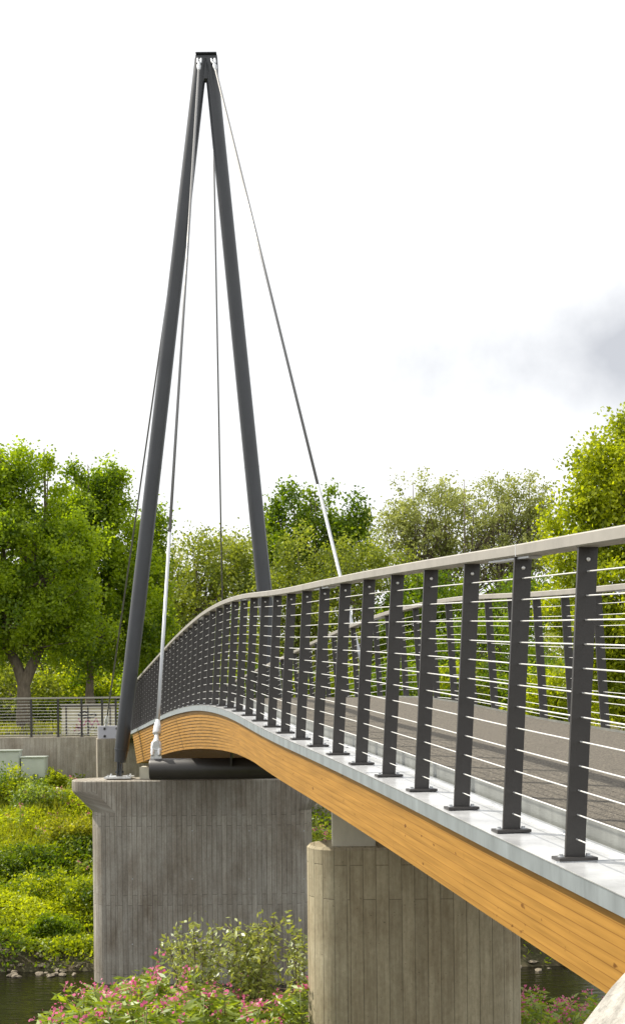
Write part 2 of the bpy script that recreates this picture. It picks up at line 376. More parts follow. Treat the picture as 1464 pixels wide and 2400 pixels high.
def sweep(mbx, prof, i0, i1, step=.5, caps=True):
    """sweep a closed (a,h) profile along the bridge, UV in metres"""
    st = list(np.arange(i0, i1 + 1e-6, step)); n = len(prof)
    vs = [B(i, a, h) for i in st for (a, h) in prof]
    per = [0]
    for k in range(n):
        p, q = prof[k], prof[(k + 1) % n]; per.append(per[-1] + math.hypot(p[0] - q[0], p[1] - q[1]))
    fs = []; uv = []
    for j in range(len(st) - 1):
        for k in range(n):
            k2 = (k + 1) % n
            fs.append((j * n + k, j * n + k2, (j + 1) * n + k2, (j + 1) * n + k))
            u0, u1 = st[j] * SP, st[j + 1] * SP
            hv = lambda q: prof[q][1]
            if abs(prof[k][0] - prof[k2][0]) > abs(prof[k][1] - prof[k2][1]): va, vb = prof[k][0] + 5, prof[k2][0] + 5
            else: va, vb = hv(k) + 2.0, hv(k2) + 2.0
            uv.append([(u0, va), (u0, vb), (u1, vb), (u1, va)])
    if caps:
        fs += [tuple(range(n))[::-1], tuple((len(st) - 1) * n + k for k in range(n))]
        uv += [[(p[0], p[1]) for p in prof][::-1], [(p[0], p[1]) for p in prof]]
    mbx.add(vs, fs, uv)
bridge = thing('footbridge', 'narrow timber footbridge with stepped laminated beam, zinc edges and asphalt deck', 'footbridge')
# glulam beam: flush front span, stepped and deepening layers towards the mast
NL, ED = 12, -.10
DT = [(-6, .385), (12, .385), (13.5, .425), (15, .485), (17, .545), (19, .585), (25, .64), (33, .715), (39, .79), (41, .80)]
def depth(i): return float(np.interp(i, [d[0] for d in DT], [d[1] for d in DT]))
def beam_prof(i, step, n):
    D = depth(i); L = []; R_ = []
    for k in range(n):
        a1 = ED + .03 + step * k; h1 = -.0745 - (D - .0745) * k / n; h0 = -.0745 - (D - .0745) * (k + 1) / n
        L += [(a1, h1), (a1, h0)]; R_ += [(WID - a1, h1), (WID - a1, h0)]
    return L + R_[::-1]
def sweep_var(mbx, fn, i0, i1, step=.5):
    st = list(np.linspace(i0, i1, int(round((i1 - i0) / step)) + 1)); ps = [fn(i) for i in st]; n = len(ps[0]); ref = fn(19)
    vs = [B(i, a, h) for i, pr in zip(st, ps) for (a, h) in pr]; fs = []; uv = []
    for j in range(len(st) - 1):
        for k in range(n):
            k2 = (k + 1) % n; fs.append((j * n + k, j * n + k2, (j + 1) * n + k2, (j + 1) * n + k))
            u0, u1 = st[j] * SP, st[j + 1] * SP; q = ps[j]
            if abs(q[k][0] - q[k2][0]) > abs(q[k][1] - q[k2][1]): v = (q[k][0] + 5, q[k2][0] + 5); v2 = v
            else:
                v = (q[k][1] + 2, q[k2][1] + 2); v2 = (ps[j + 1][k][1] + 2, ps[j + 1][k2][1] + 2)
                if n > 4: v = v2 = (ref[k][1] * .97 + 2, ref[k2][1] * .97 + 2)
            uv.append([(u0, v[0]), (u0, v[1]), (u1, v2[1]), (u1, v2[0])])
    fs += [tuple(range(n))[::-1], tuple((len(st) - 1) * n + k for k in range(n))]
    uv += [[(p[0], p[1]) for p in ps[0]][::-1], [(p[0], p[1]) for p in ps[-1]]]
    mbx.add(vs, fs, uv)
mb = MB(); sweep_var(mb, lambda i: beam_prof(i, 0, 1), I0 - .6, 13.3, .5); mb.build('beam', M['wood'], bridge)
mb = MB(); sweep_var(mb, lambda i: beam_prof(i, .0085 * min(1, max(0, (i - 13.3) / 4)), NL), 13.3, 39.8, .5); mb.build('beam', M['wood'], bridge)
mb = MB(); sweep(mb, [(ED + .5, -.5), (WID - ED - .5, -.5), (WID - ED - .5, -.1), (ED + .5, -.1)], 39.6, I1 - .2); mb.build('end_beam', M['wood'], bridge)
for side in (0, 1):
    def S_(a): return WID - a if side else a
    mb = MB(); sweep(mb, [(S_(ED), -.004), (S_(ED), -.074), (S_(ED + .014), -.074), (S_(ED + .014), -.004)], I0 - .6, I1); mb.build('fascia', M['zincv'], bridge)
    mb = MB(); sweep(mb, [(S_(ED - .004), 0), (S_(ED - .004), -.004), (S_(.235), -.004), (S_(.235), 0)], I0 - .6, I1); e = mb.build('edge_sheet', M['zinc'], bridge)
    mb = MB(); sweep(mb, [(S_(.236), -.05), (S_(.236), .092), (S_(.243), .092), (S_(.243), -.05)], I0 - .6, I1); mb.build('curb_strip', M['curb'], bridge)
    mb = MB(); sweep(mb, [(S_(.195), .001), (S_(.195), .016), (S_(.212), .016), (S_(.212), .001)], I0 - .6, I1); mb.build('drip_rail', M['galv'], bridge)
mb = MB(); sweep(mb, [(.2434, -.06), (.2434, .074), (WID / 2, .080), (WID - .2434, .074), (WID - .2434, -.06)], I0 - .6, I1 + 8); mb.build('asphalt_deck', M['asphalt'], bridge)
for k in np.arange(-3.4, 50, 4.35):                       # folded joints of the edge sheet
    mb = MB(); p = B(k, .07, .0015); R = Matrix.Rotation(math.atan2(NRM.y, NRM.x), 3, 'Z'); mb.box(p, (.32, .006, .004), R); mb.build('sheet_joint', M['galv'], bridge)
# pedestal hangers under the deck at the crossbeam
place(bridge, B(0, WID / 2, -.5))

# ------------------------------------------------------------------ railings
ANG = math.atan2(NRM.y, NRM.x); LEAN = .066; HP = 1.195
def post_meshes():
    mb = MB(); w0, tk = .079, .016
    vs = []
    for (x0, z) in ((0, .012), (LEAN, HP)):
        for sx in (-1, 1):
            for sy in (-1, 1): vs.append((x0 + sx * w0 / 2, sy * tk / 2, z))
    mb.add(vs, [(0, 1, 3, 2), (4, 6, 7, 5), (0, 4, 5, 1), (2, 3, 7, 6), (0, 2, 6, 4), (1, 5, 7, 3)])
    o = mb.build('post', M['steel'], None, bevel=.0015)
    mb = MB(); mb.box((0, 0, .0075), (.155, .085, .013)); pl = mb.build('base_plate', M['steel'], o, bevel=.002)
    for sx in (-.055, .055):
        mb = MB(); mb.tube([(sx, 0, .012), (sx, 0, .016), (sx, 0, .0165), (sx, 0, .025)], [.014, .014, .009, .009], 8)
        mb.build('anchor_nut', M['galv'], o)
    mb = MB(); mb.tube([(LEAN * .96, -tk / 2 - .001, HP - .048), (LEAN * .96, -tk / 2 - .005, HP - .048), (LEAN * .96, -tk / 2 - .009, HP - .048)], [.0085, .008, .003], 10)
    mb.build('bolt_head', M['bright_steel'], o, smooth=True)
    return o
proto = post_meshes()
for side, lab in ((0, 'grey steel railing with flat posts and thin wires along the near edge of the footbridge'), (1, 'grey steel railing on the far side of the footbridge, seen through the near one')):
    root = thing('bridge_railing', lab, 'railing', 'railings of the footbridge', tuple(B(1, WID if side else 0, 0)))
    O = Vector(root.location)
    for i in range(I0, I1 + 1):
        c = proto if (side == 0 and i == I0) else copy_tree(proto)
        c.parent = root; c.location = B(i, WID if side else 0, 0) - O; c.rotation_euler = (0, 0, ANG + (math.pi if side else 0))
    sg = -1 if side else 1; A0 = WID if side else 0
    st = np.arange(I0 - .5, I1 + .5, .5)
    for k in range(12):
        h = .081 + k * (HP - .093 - .081) / 11; mb = MB()
        mb.tube([B(i, A0 + sg * LEAN * h / HP, h) - O for i in st], .0031, 6); mb.build('wire', M['bright_steel'], root, smooth=True)
    mb = MB()
    hw, hh = .052, .052
    def S2(a): return A0 + sg * (LEAN + a)
    prof = [(S2(-hw), HP + .006), (S2(-hw), HP + hh - .006), (S2(-hw + .006), HP + hh), (S2(hw - .006), HP + hh), (S2(hw), HP + hh - .006), (S2(hw), HP + .006), (S2(hw - .006), HP), (S2(-hw + .006), HP)]
    sweep(mb, prof, I0 - .5, I1 + .5, .25); r = mb.build('handrail', M['rail'], root); r.location = -O
    for k in np.arange(1.93 - 5.85, 50, 5.85):
        q = .0035; mb = MB(); mp = MB()
        prof = [(S2(-hw - .001), HP - .001), (S2(-hw - .001), HP + hh + .001), (S2(hw + .001), HP + hh + .001), (S2(hw + .001), HP - .001)]
        sweep(mb, prof, k - q, k + q, q)
        sweep(mp, [(S2(-.03), HP - .010), (S2(-.03), HP - .001), (S2(.03), HP - .001), (S2(.03), HP - .010)], k - .14, k + .6, .185)
        r = mb.build('weld_seam', M['white'], root); r.location = -O
        r = mp.build('joint_plate', M['galv'], root); r.location = -O

# ------------------------------------------------------------------ piers
def stadium(hl, r, n=14):
    pts = []
    for k in range(n + 1): th = -math.pi / 2 + math.pi * k / n; pts.append((hl - r + r * math.cos(th), r * math.sin(th)))
    for k in range(n + 1): th = math.pi / 2 + math.pi * k / n; pts.append((-(hl - r) + r * math.cos(th), r * math.sin(th)))
    return pts
def pier(name, label, cxm, cy, levels, r, m):
    mb = MB(); rings = []; n = None
    for (z, hl) in levels:
        s = stadium(hl, r if len(levels) and True else r); n = len(s); rings.append([(cxm + p[0], cy + p[1], z) for p in s])
    # chamfered rim
    zt = levels[-1][0]; hl = levels[-1][1]; s = stadium(hl - .022, r - .022); rings.append([(cxm + p[0], cy + p[1], zt + .022) for p in s])
    vs = [p for rg in rings for p in rg]; fs = []; uv = []
    def ringU(hl_):
        b_ = stadium(hl_, r); u = [0]
        for k in range(n): p, q = b_[k], b_[(k + 1) % n]; u.append(u[-1] + math.hypot(p[0] - q[0], p[1] - q[1]))
        off = (hl_ - r); return [q + off + 40 for q in u]
    RU = [ringU(l[1]) for l in levels] + [ringU(levels[-1][1])]
    for j in range(len(rings) - 1):
        for k in range(n):
            k2 = (k + 1) % n; fs.append((j * n + k, j * n + k2, (j + 1) * n + k2, (j + 1) * n + k))
            z0, z1 = rings[j][0][2], rings[j + 1][0][2]; A_, B_ = (RU[j], RU[j + 1])
            if k == n - 1: A_ = [q - A_[n] + RU[0][0] - 2 * (RU[0][0] - 40) for q in A_]; B_ = [q - B_[n] + RU[0][0] - 2 * (RU[0][0] - 40) for q in B_]
            if k == n - 1: A_ = [40 - (levels[min(j, len(levels) - 1)][1] - r)] * n + [40 + levels[min(j, len(levels) - 1)][1] - r]; B_ = [40 - (levels[min(j + 1, len(levels) - 1)][1] - r)] * n + [40 + levels[min(j + 1, len(levels) - 1)][1] - r]
            uv.append([(A_[k] if k < n - 1 else A_[0], z0), (A_[k + 1], z0), (B_[k + 1], z1), (B_[k] if k < n - 1 else B_[0], z1)])
    j = len(rings) - 1; fs.append(tuple(j * n + k for k in range(n))); uv.append([(p[0], p[1]) for p in rings[-1]])
    fs.append(tuple(range(n))[::-1]); uv.append([(p[0], p[1]) for p in rings[0]][::-1])
    mb.add(vs, fs, uv)
    return tag(mb.build(name, m, smooth=True, angle=28), label, 'pier')
MY = 28.9; PT = 0.62                                                # mast pier
tz = P(400, 1829, MY - PT).z
xl, xr = P(219, 2000, MY).x, P(731, 2000, MY).x; pc = (xl + xr) / 2; phl = (xr - xl) / 2
fl = P(170, 1835, MY).x; fhl = pc - fl
pier('concrete_pier', 'wide grey board-marked concrete pier with flared head carrying the steel mast', pc, MY,
     [(-.6, phl), (P(200, 1906, MY - PT).z, phl), (P(172, 1860, MY - PT).z, fhl - .02), (P(172, 1856, MY - PT).z, fhl), (tz - .022, fhl)], PT, M['concrete_far'])
NY = 11.5; NT = .36
tz2 = P(850, 1988, NY - NT).z; x0, x1 = P(721, 2200, NY).x, P(1217, 2200, NY).x
pier('concrete_pier', 'buff concrete pier with rounded ends standing right in front, under the timber beam', (x0 + x1) / 2, NY, [(-.2, (x1 - x0) / 2), (tz2 - .022, (x1 - x0) / 2)], NT, M['concrete_near'])
# tie holes on the far pier face
for row in (1947, 2060, 2213):
    for x in (311, 451, 584, 712):
        mb = MB(); p = P(x, row, MY - PT - .003); mb.tube([p, p + Vector((0, -.004, 0))], .014, 8); mb.build('tie_plug', M['galv'], bpy.data.objects['concrete_pier'])
# bearing columns on the near pier
bc = MB(); cxa, cxb = P(777, 1940, NY).x, P(876, 1940, NY).x
bc.box(((cxa + cxb) / 2, NY, (tz2 + B(11, 0, -.5).z) / 2 + .02), (cxb - cxa, .42, B(11, 0, -.5).z - tz2 + .12)); 
tag(bc.build('bearing_block', M['plaster'], bevel=.008), 'pale plastered block on top of the near pier, holding up the timber beam', 'bearing block')
bb = MB(); z0 = tz + .002; z1 = P(340, 1797, MY).z
bb.box((P(480, 1800, MY).x, MY + .1, (z0 + z1) / 2), (2.9, .5, z1 - z0)); tag(bb.build('bearing_block', M['plaster'], bevel=.01), 'pale bearing block in shadow on the mast pier, under the beam end', 'bearing block')

# ------------------------------------------------------------------ mast
mast = thing('bridge_mast', 'tall dark steel mast of two leaning tubes joined at the top', 'mast')
ax = P(484, 135, MY)
def leg(foot_px, head_px):
    a = P(foot_px[0], foot_px[1], MY); b = P(head_px[0], head_px[1], MY)
    ts = [0, .012, .02, .10, .25, .5, .75, .93, 1]; rs = [.130, .142, .158, .168, .172, .166, .156, .150, .146]
    mb = MB(); mb.tube([a.lerp(b, t) for t in ts], rs, 28)
    o = mb.build('leg', M['mast'], mast, smooth=True, angle=50)
    mb = MB()
    for t, r in ((.018, .168), (.42, .1705)):
        p = a.lerp(b, t); d = (b - a).normalized(); mb.tube([p - d * .012, p + d * .012], r, 28)
    mb.build('weld_collar', M['mast'], o, smooth=True, angle=50)
    # hinge foot: fork plates, pin and base plate
    f = Vector((a.x - .02, MY, tz + .022)); mb = MB()
    for sx in (-.045, .045):
        mb.add([(f.x + sx - .012, MY - .11, f.z), (f.x + sx + .012, MY - .11, f.z), (f.x + sx + .012, MY + .11, f.z), (f.x + sx - .012, MY + .11, f.z),
                (a.x + sx - .012, MY - .06, a.z + .02), (a.x + sx + .012, MY - .06, a.z + .02), (a.x + sx + .012, MY + .06, a.z + .02), (a.x + sx - .012, MY + .06, a.z + .02)],
               [(0, 1, 2, 3), (4, 7, 6, 5), (0, 4, 5, 1), (1, 5, 6, 2), (2, 6, 7, 3), (3, 7, 4, 0)])
    mb.box((f.x + .01, MY, (f.z + a.z) / 2), (.04, .09, a.z - f.z)); mb.tube([(f.x - .09, MY, f.z + .14), (f.x + .1, MY, f.z + .14)], .028, 10)
    mb.build('hinge', M['mast'], mast)
    mb = MB(); mb.box((f.x, MY, f.z + .022), (.60, .62, .04)); bpo = mb.build('base_plate', M['galv'], mast, bevel=.004)
    for sx in (-.22, .22):
        for sy in (-.22, .22): mb = MB(); mb.tube([(f.x + sx, MY + sy, f.z + .04), (f.x + sx, MY + sy, f.z + .085)], .022, 6); mb.build('bolt', M['galv'], bpo)
leg((282, 1786), (471.5, 140)); leg((660, 1786), (493.5, 140))
poly = [P(x, y, MY) for x, y in ((459, 132), (484, 132), (509.5, 132), (513, 192), (489, 195), (487, 190), (480, 190), (478, 196), (455, 192))]
mb = MB(); mb.prism([(p.x, p.z) for p in poly], 'y', MY - .10, MY + .10); mb.build('head', M['mast'], mast, bevel=.02)
mb = MB(); mb.box(P(484, 130.5, MY), (.47, .30, .035)); mb.build('cap', M['mast'], mast, bevel=.008)
place(mast, P(484, 1820, MY))

# ------------------------------------------------------------------ crossbeam tube
TY = 19.75
cb = thing('crossbeam', 'thick dark steel tube hanging crosswise under the footbridge', 'crossbeam')
ca, cb2 = P(352, 1803, TY), P(912, 1797, TY); mb = MB()
mb.tube([ca, ca + Vector((.012, 0, 0)), cb2 - Vector((.012, 0, 0)), cb2], [.158, .165, .165, .158], 36); mb.build('tube', M['steel'], cb, smooth=True, angle=40)
for x in (542, 760):
    mb = MB(); q = P(x, 1772, TY - .17); mb.box((q.x, TY, q.z + .0), (.024, .46, .30)); mb.box((q.x, TY, q.z + .14), (.26, .40, .03)); mb.build('saddle', M['steel'], cb)
lugs = {}
for k, (x, y) in enumerate(((366, 1748), (897, 1742))):
    c = P(x, y, TY); mb = MB()
    poly = [(c.x - .10, c.z - .26), (c.x + .10, c.z - .26), (c.x + .05, c.z + .055), (c.x + .0, c.z + .085), (c.x - .045, c.z + .055)]
    mb.prism(poly, 'y', TY - .02, TY + .02); mb.build('lug', M['galv'], cb, bevel=.004)
place(cb, ca)

# ------------------------------------------------------------------ stays
def stay(label, a, b, r, silver=.012):
    """a: lower pin, b: upper pin"""
    root = thing('stay_cable', label, 'stay cable', 'stays from the mast head', tuple(a)); d = (b - a).normalized(); L = (b - a).length
    A = Vector((0, 0, 0)); rr = lambda t: d * t
    q = L * silver
    mb = MB(); mb.tube([rr(q), rr(L - .2)], r * .92, 10); mb.build('cable', M['cable'], root, smooth=True)
    if silver > .03: mb = MB(); mb.tube([rr(.22), rr(q)], r, 12); mb.build('bright_steel', M['bright'], root, smooth=True)  # lower length of a front stay, coloured brighter than the length above
    side = d.cross(Vector((0, 1, 0))).normalized() if abs(d.y) < .95 else Vector((1, 0, 0)); side = Vector((1, 0, 0)) - d * d.x; side.normalize(); oth = d.cross(side)
    def fork(base, dr, sc):
        mb = MB()
        for s in (-1, 1):                                     # two cheeks
            cc = base + side * s * .052 * sc
            mb.tube([cc - dr * .10 * sc, cc - dr * .05 * sc, cc + dr * .10 * sc, base + side * s * .02 * sc + dr * .17 * sc], [.020 * sc, .034 * sc, .032 * sc, .026 * sc], 10)
        mb.tube([base + dr * .13 * sc, base + dr * .18 * sc, base + dr * .26 * sc], [.060 * sc, .046 * sc, .034 * sc], 14)
        f = mb.build('fork_socket', M['white'] if sc == 1 else M['galv'], root, smooth=True, angle=50)
        mb = MB(); mb.tube([base - side * .085 * sc, base + side * .085 * sc], .026 * sc, 10); mb.build('pin', M['galv'], f)
        mb = MB(); mb.tube([base + dr * .255 * sc, base + dr * .275 * sc, base + dr * .30 * sc, base + dr * .42 * sc, base + dr * .52 * sc], [.036 * sc, .062 * sc, .070 * sc, .058 * sc, .032 * sc], 14)
        mb.build('sleeve', M['white'] if sc == 1 else M['galv'], root, smooth=True, angle=50)
    fork(A, d, 1.0); fork(rr(L), -d, .72)
    return root
hy = MY - .22
stay('near left silver stay running down outside the railing to the crossbeam end', P(366, 1757, TY), P(467.5, 141, hy), .029, .24)
stay('right-hand silver stay running down behind the railing at a slant', P(897, 1757, TY), P(500, 141, hy), .029, .30)
AY = 38.0
stay('back stay passing behind the left mast leg to the concrete anchor block', P(247, 1712, AY), P(471, 150, MY + .22), .024)
stay('back stay dropping almost straight down between the mast legs behind the bridge', P(527, 1712, AY), P(497, 150, MY + .22), .024)

# ------------------------------------------------------------------ anchor blocks, abutment, cabinets
for k, (xa, xb_, lab) in enumerate(((222, 281, 'concrete anchor block left of the mast foot with bolted metal plate on top'), (500, 560, 'concrete anchor block hidden behind the bridge deck'))):
    root = thing('anchor_block', lab, 'anchor block', 'anchor blocks of the back stays')
    pa, pb = P(xa, 1732, AY - .4), P(xb_, 1732, AY - .4); g = ground_z(pa.x, AY) - .4
    mb = MB(); x0_, x1_ = pa.x, pb.x; zt = pa.z
    vs = [(x, y, z) for z in (g, zt) for (x, y) in ((x0_, AY - .4), (x1_, AY - .4), (x1_, AY + .7), (x0_, AY + .7))]
    fs = [(0, 1, 5, 4), (1, 2, 6, 5), (2, 3, 7, 6), (3, 0, 4, 7), (4, 5, 6, 7)]
    uv = []; Ws = x1_ - x0_
    for (ua, ub) in ((0, Ws), (Ws, Ws + 1.1), (Ws + 1.1, 2 * Ws + 1.1), (2 * Ws + 1.1, 2 * Ws + 2.2)): uv.append([(ua, g), (ub, g), (ub, zt), (ua, zt)])
    uv.append([(0, 0), (Ws, 0), (Ws, 1), (0, 1)]); mb.add(vs, fs, uv); mb.build('block', M['concrete_wall'], root, bevel=.012)
    zp = zt + .005; ph = .36
    mb = MB(); mb.prism([(AY - .36, zp), (AY + .5, zp), (AY + .5, zp + ph), (AY - .18, zp + ph)], 'x', x0_ + .035, x1_ - .06); pl = mb.build('anchor_plate', M['platem'], root, bevel=.006)
    for sx in (.22, .58):
        for tz_ in (.08, .30):
            mb = MB(); px_ = x0_ + sx; py = AY - .36 + .18 * tz_ / ph; mb.tube([(px_, py, zp + tz_), (px_, py - .055, zp + tz_ - .01)], .036, 10); mb.build('bolt', M['black'], pl)
    place(root, (x0_, AY, g)); root.rotation_euler = (0, 0, ANG)
WY = 42.0
zt = P(110, 1728, WY).z; xa, xb_ = -30.0, -5.2
def wall(name, lab, xa, xb_, Y, zt, zb, th=.35):
    mb = MB(); L_ = xb_ - xa
    mb.add([(xa, Y, zb), (xb_, Y, zb), (xb_, Y, zt), (xa, Y, zt), (xa, Y + th, zb), (xb_, Y + th, zb), (xb_, Y + th, zt), (xa, Y + th, zt)],
           [(0, 1, 2, 3), (5, 4, 7, 6), (3, 2, 6, 7), (1, 5, 6, 2), (4, 0, 3, 7)],
           [[(0, zb), (L_, zb), (L_, zt), (0, zt)], [(0, zb), (L_, zb), (L_, zt), (0, zt)], [(0, 0), (L_, 0), (L_, th), (0, th)], [(0, zb), (th, zb), (th, zt), (0, zt)], [(0, zb), (th, zb), (th, zt), (0, zt)]])
    return tag(mb.build(name, M['concrete_wall'], bevel=.015), lab, 'wall')
wall('retaining_wall', 'long low board-marked concrete retaining wall at the top of the far bank', xa, xb_, WY, zt, 2.4)
wall('abutment_wall', 'concrete abutment wall under the far end of the footbridge', -5.15, 2.0, 38.6, P(330, 1800, 38.6).z, 2.0, .6)
# handrail fence on the wall
root = thing('wall_railing', 'grey steel railing with horizontal wires on the concrete retaining wall', 'railing'); RY = WY + .15; O = Vector((-11, RY, zt))
root.location = O; rt = P(100, 1638, RY).z - zt
i = 0
pxs = [(-120), (-65), (-10), 74, 137, 192, 240, 272, 330, 385]
for x in pxs:
    X = P(x, 1690, RY).x; mb = MB(); mb.box((X - O.x, 0, rt / 2), (.065, .022, rt - .01)); p_ = mb.build('post', M['steel'], root)
    mb = MB(); mb.box((X - O.x, 0, .008), (.11, .15, .012)); mb.build('base_plate', M['steel'], p_)
xa_, xb2 = P(-260, 1700, RY).x - O.x, P(400, 1700, RY).x - O.x
mb = MB(); mb.box(((xa_ + xb2) / 2, 0, rt + .02), (xb2 - xa_, .085, .055)); mb.build('handrail', M['rail'], root, bevel=.006)
for k in range(12):
    z = .07 + k * (rt - .16) / 11; mb = MB(); mb.tube([(xa_, -.0, z), (xb2, 0, z)], .0045, 5); mb.build('wire', M['bright_steel'], root)
root = thing('path_railing', 'second grey railing across the path, directly in front of the painted panel', 'railing'); R2 = 44.6
root.location = P(150, 1725, R2); O = root.location.copy(); r2 = P(150, 1652, R2).z - O.z
xa_, xb2 = P(143, 1700, R2).x - O.x, P(400, 1700, R2).x - O.x
for x in (156, 207, 259, 310, 362):
    mb = MB(); mb.box((P(x, 1700, R2).x - O.x, 0, r2 / 2), (.05, .02, r2)); mb.build('post', M['steel'], root)
mb = MB(); mb.box(((xa_ + xb2) / 2, 0, r2), (xb2 - xa_, .07, .05)); mb.build('handrail', M['rail'], root)
for k in range(9):
    z = .1 + k * (r2 - .2) / 8; mb = MB(); mb.tube([(xa_, 0, z), (xb2, 0, z)], .011, 5); mb.build('wire', M['white'], root)
# painted panel (side of a small hut)
hut = thing('painted_wall', 'cream wall panel with black and magenta spray scribbles behind the railings', 'wall'); HY = 46.4
p0, p1 = P(146, 1732, HY), P(268, 1655, HY)
mb = MB(); mb.box(((p0.x + p1.x) / 2, HY + .15, (p0.z + p1.z) / 2), (p1.x - p0.x, .3, p1.z - p0.z)); mb.build('panel', M['panel'], hut)
mb = MB(); mb.box(((p0.x + p1.x) / 2, HY + .12, p1.z + .03), (p1.x - p0.x + .1, .42, .05)); mb.build('coping', M['steel'], hut)
def scribble(pts, m, w):
    mb = MB(); q = []
    pts = [P(x, y, HY - .006) for x, y in pts]
    for k in range(len(pts) - 1):
        for t in (0, .33, .66): q.append(pts[k].lerp(pts[k + 1], t))
    q.append(pts[-1]); o = []
    for k, p in enumerate(q):
        tdir = (q[min(k + 1, len(q) - 1)] - q[max(k - 1, 0)]).normalized(); nn = Vector((-tdir.z, 0, tdir.x)) * w / 2
        o += [p + nn, p - nn, p + nn + Vector((0, .008, 0)), p - nn + Vector((0, .008, 0))]
    fs = []
    for k in range(len(q) - 1):
        a = k * 4; fs += [(a, a + 1, a + 5, a + 4), (a + 2, a + 6, a + 7, a + 3), (a, a + 4, a + 6, a + 2), (a + 1, a + 3, a + 7, a + 5)]
    mb.add(o, fs); mb.build('graffiti', m, hut)
scribble([(183, 1675), (190, 1670), (199, 1668), (206, 1671), (214, 1675), (222, 1672), (226, 1677), (219, 1681), (209, 1680), (200, 1676), (190, 1679), (184, 1677)], M['black'], .055)
scribble([(196, 1683), (205, 1681), (213, 1683)], M['black'], .04)
scribble([(175, 1714), (180, 1698), (186, 1712), (190, 1697), (194, 1709), (180, 1704)], M['pinkp'], .06)
scribble([(184, 1684), (196, 1702), (206, 1684), (216, 1700), (226, 1684), (232, 1700)], M['pinkp'], .05)
scribble([(206, 1700), (212, 1710), (217, 1699), (223, 1712), (228, 1701)], M['black'], .035)
scribble([(183, 1720), (190, 1717), (198, 1722), (206, 1721), (213, 1725), (205, 1727)], M['black'], .04)
place(hut, p0)
def cabinet(lab, x0p, x1p, ytop, ybot, Y, dpt):
    a, b = P(x0p, ybot, Y), P(x1p, ytop, Y); root = thing('utility_cabinet', lab, 'cabinet', None); cx_ = (a.x + b.x) / 2; w_ = b.x - a.x; h_ = b.z - a.z
    mb = MB(); mb.box((cx_, Y + dpt / 2, a.z + h_ / 2), (w_, dpt, h_)); mb.build('body', M['cabinet'], root, bevel=.01)
    mb = MB(); mb.box((cx_, Y + dpt / 2 - .02, b.z + .012), (w_ + .05, dpt + .07, .045)); mb.build('lid', M['cabinet'], root, bevel=.012)
    mb = MB(); mb.box((cx_, Y - .006, a.z + h_ / 2 - .01), (w_ - .06, .012, h_ - .1)); d_ = mb.build('door', M['cabinet'], root, bevel=.004)
    mb = MB(); mb.tube([(cx_ - w_ * .36, Y - .008, a.z + h_ * .48), (cx_ - w_ * .36, Y - .03, a.z + h_ * .48)], .03, 10); mb.build('lock', M['galv'], d_)
    place(root, (cx_, Y, a.z)); return root
cabinet('larger pale grey-green utility cabinet against the concrete wall at the left edge', -34, 46, 1760, 1835, 41.2, .4)
cabinet('smaller pale grey-green utility cabinet, right of the larger one', 51, 107, 1775, 1850, 41.1, .4)

# ------------------------------------------------------------------ foreground corner of the near abutment
mb = MB(); Ya, Yb = 3.3, 4.15
pl = [(1500, 2236), (1431, 2310), (1368, 2392), (1290, 2500), (1290, 3400), (1900, 3400), (1900, 2246)]
poly = [(P(x, y, Yb).x, P(x, y, Yb).z) for x, y in pl]
mb.prism(poly, 'y', Ya, Yb); tag(mb.build('wing_wall', M['concrete_raw'], bevel=.012), 'rough sloping concrete corner at the bottom right of the photo', 'wall')

# ------------------------------------------------------------------ rocks
def rock_mesh():
    mb = MB(); n, m = 7, 5; vs = []
    import bmesh
    bm = bmesh.new(); bmesh.ops.create_icosphere(bm, subdivisions=2, radius=1)
    ax_ = [Vector((random.gauss(0, 1), random.gauss(0, 1), random.gauss(0, 1))).normalized() for _ in range(14)]; cut = [random.uniform(.42, .75) for _ in ax_]
    for v in bm.verts:
        for a_, c_ in zip(ax_, cut):
            d = v.co.dot(a_)
            if d > c_: v.co -= a_ * (d - c_)
        v.co.z *= .5
    me = bpy.data.meshes.new('rock'); bm.to_mesh(me); bm.free(); me.materials.append(M['rock']); return me
rms = [rock_mesh() for _ in range(6)]
for k in range(190):
    x = random.uniform(-12.5, -5.5) if k < 120 else random.uniform(3.6, 9.5)
    y = random.uniform(29.15, 30.3); s = random.uniform(.05, .15) * (1.8 if random.random() < .12 else 1)
    o = bpy.data.objects.new('rock', rms[k % 6]); COL.objects.link(o)
    o.location = (x, y, max(.0, ground_z(x, y)) + s * .15); o.scale = (s * random.uniform(.8, 1.6), s, s * random.uniform(.7, 1.1)); o.rotation_euler = (0, 0, random.uniform(0, 6))
    tag(o, 'pale brown stone at the water line of the far bank' + (' left of the mast pier' if x < 0 else ' right of the near pier'), 'stone', 'stones left of the mast pier' if x < 0 else 'stones right of the near pier')

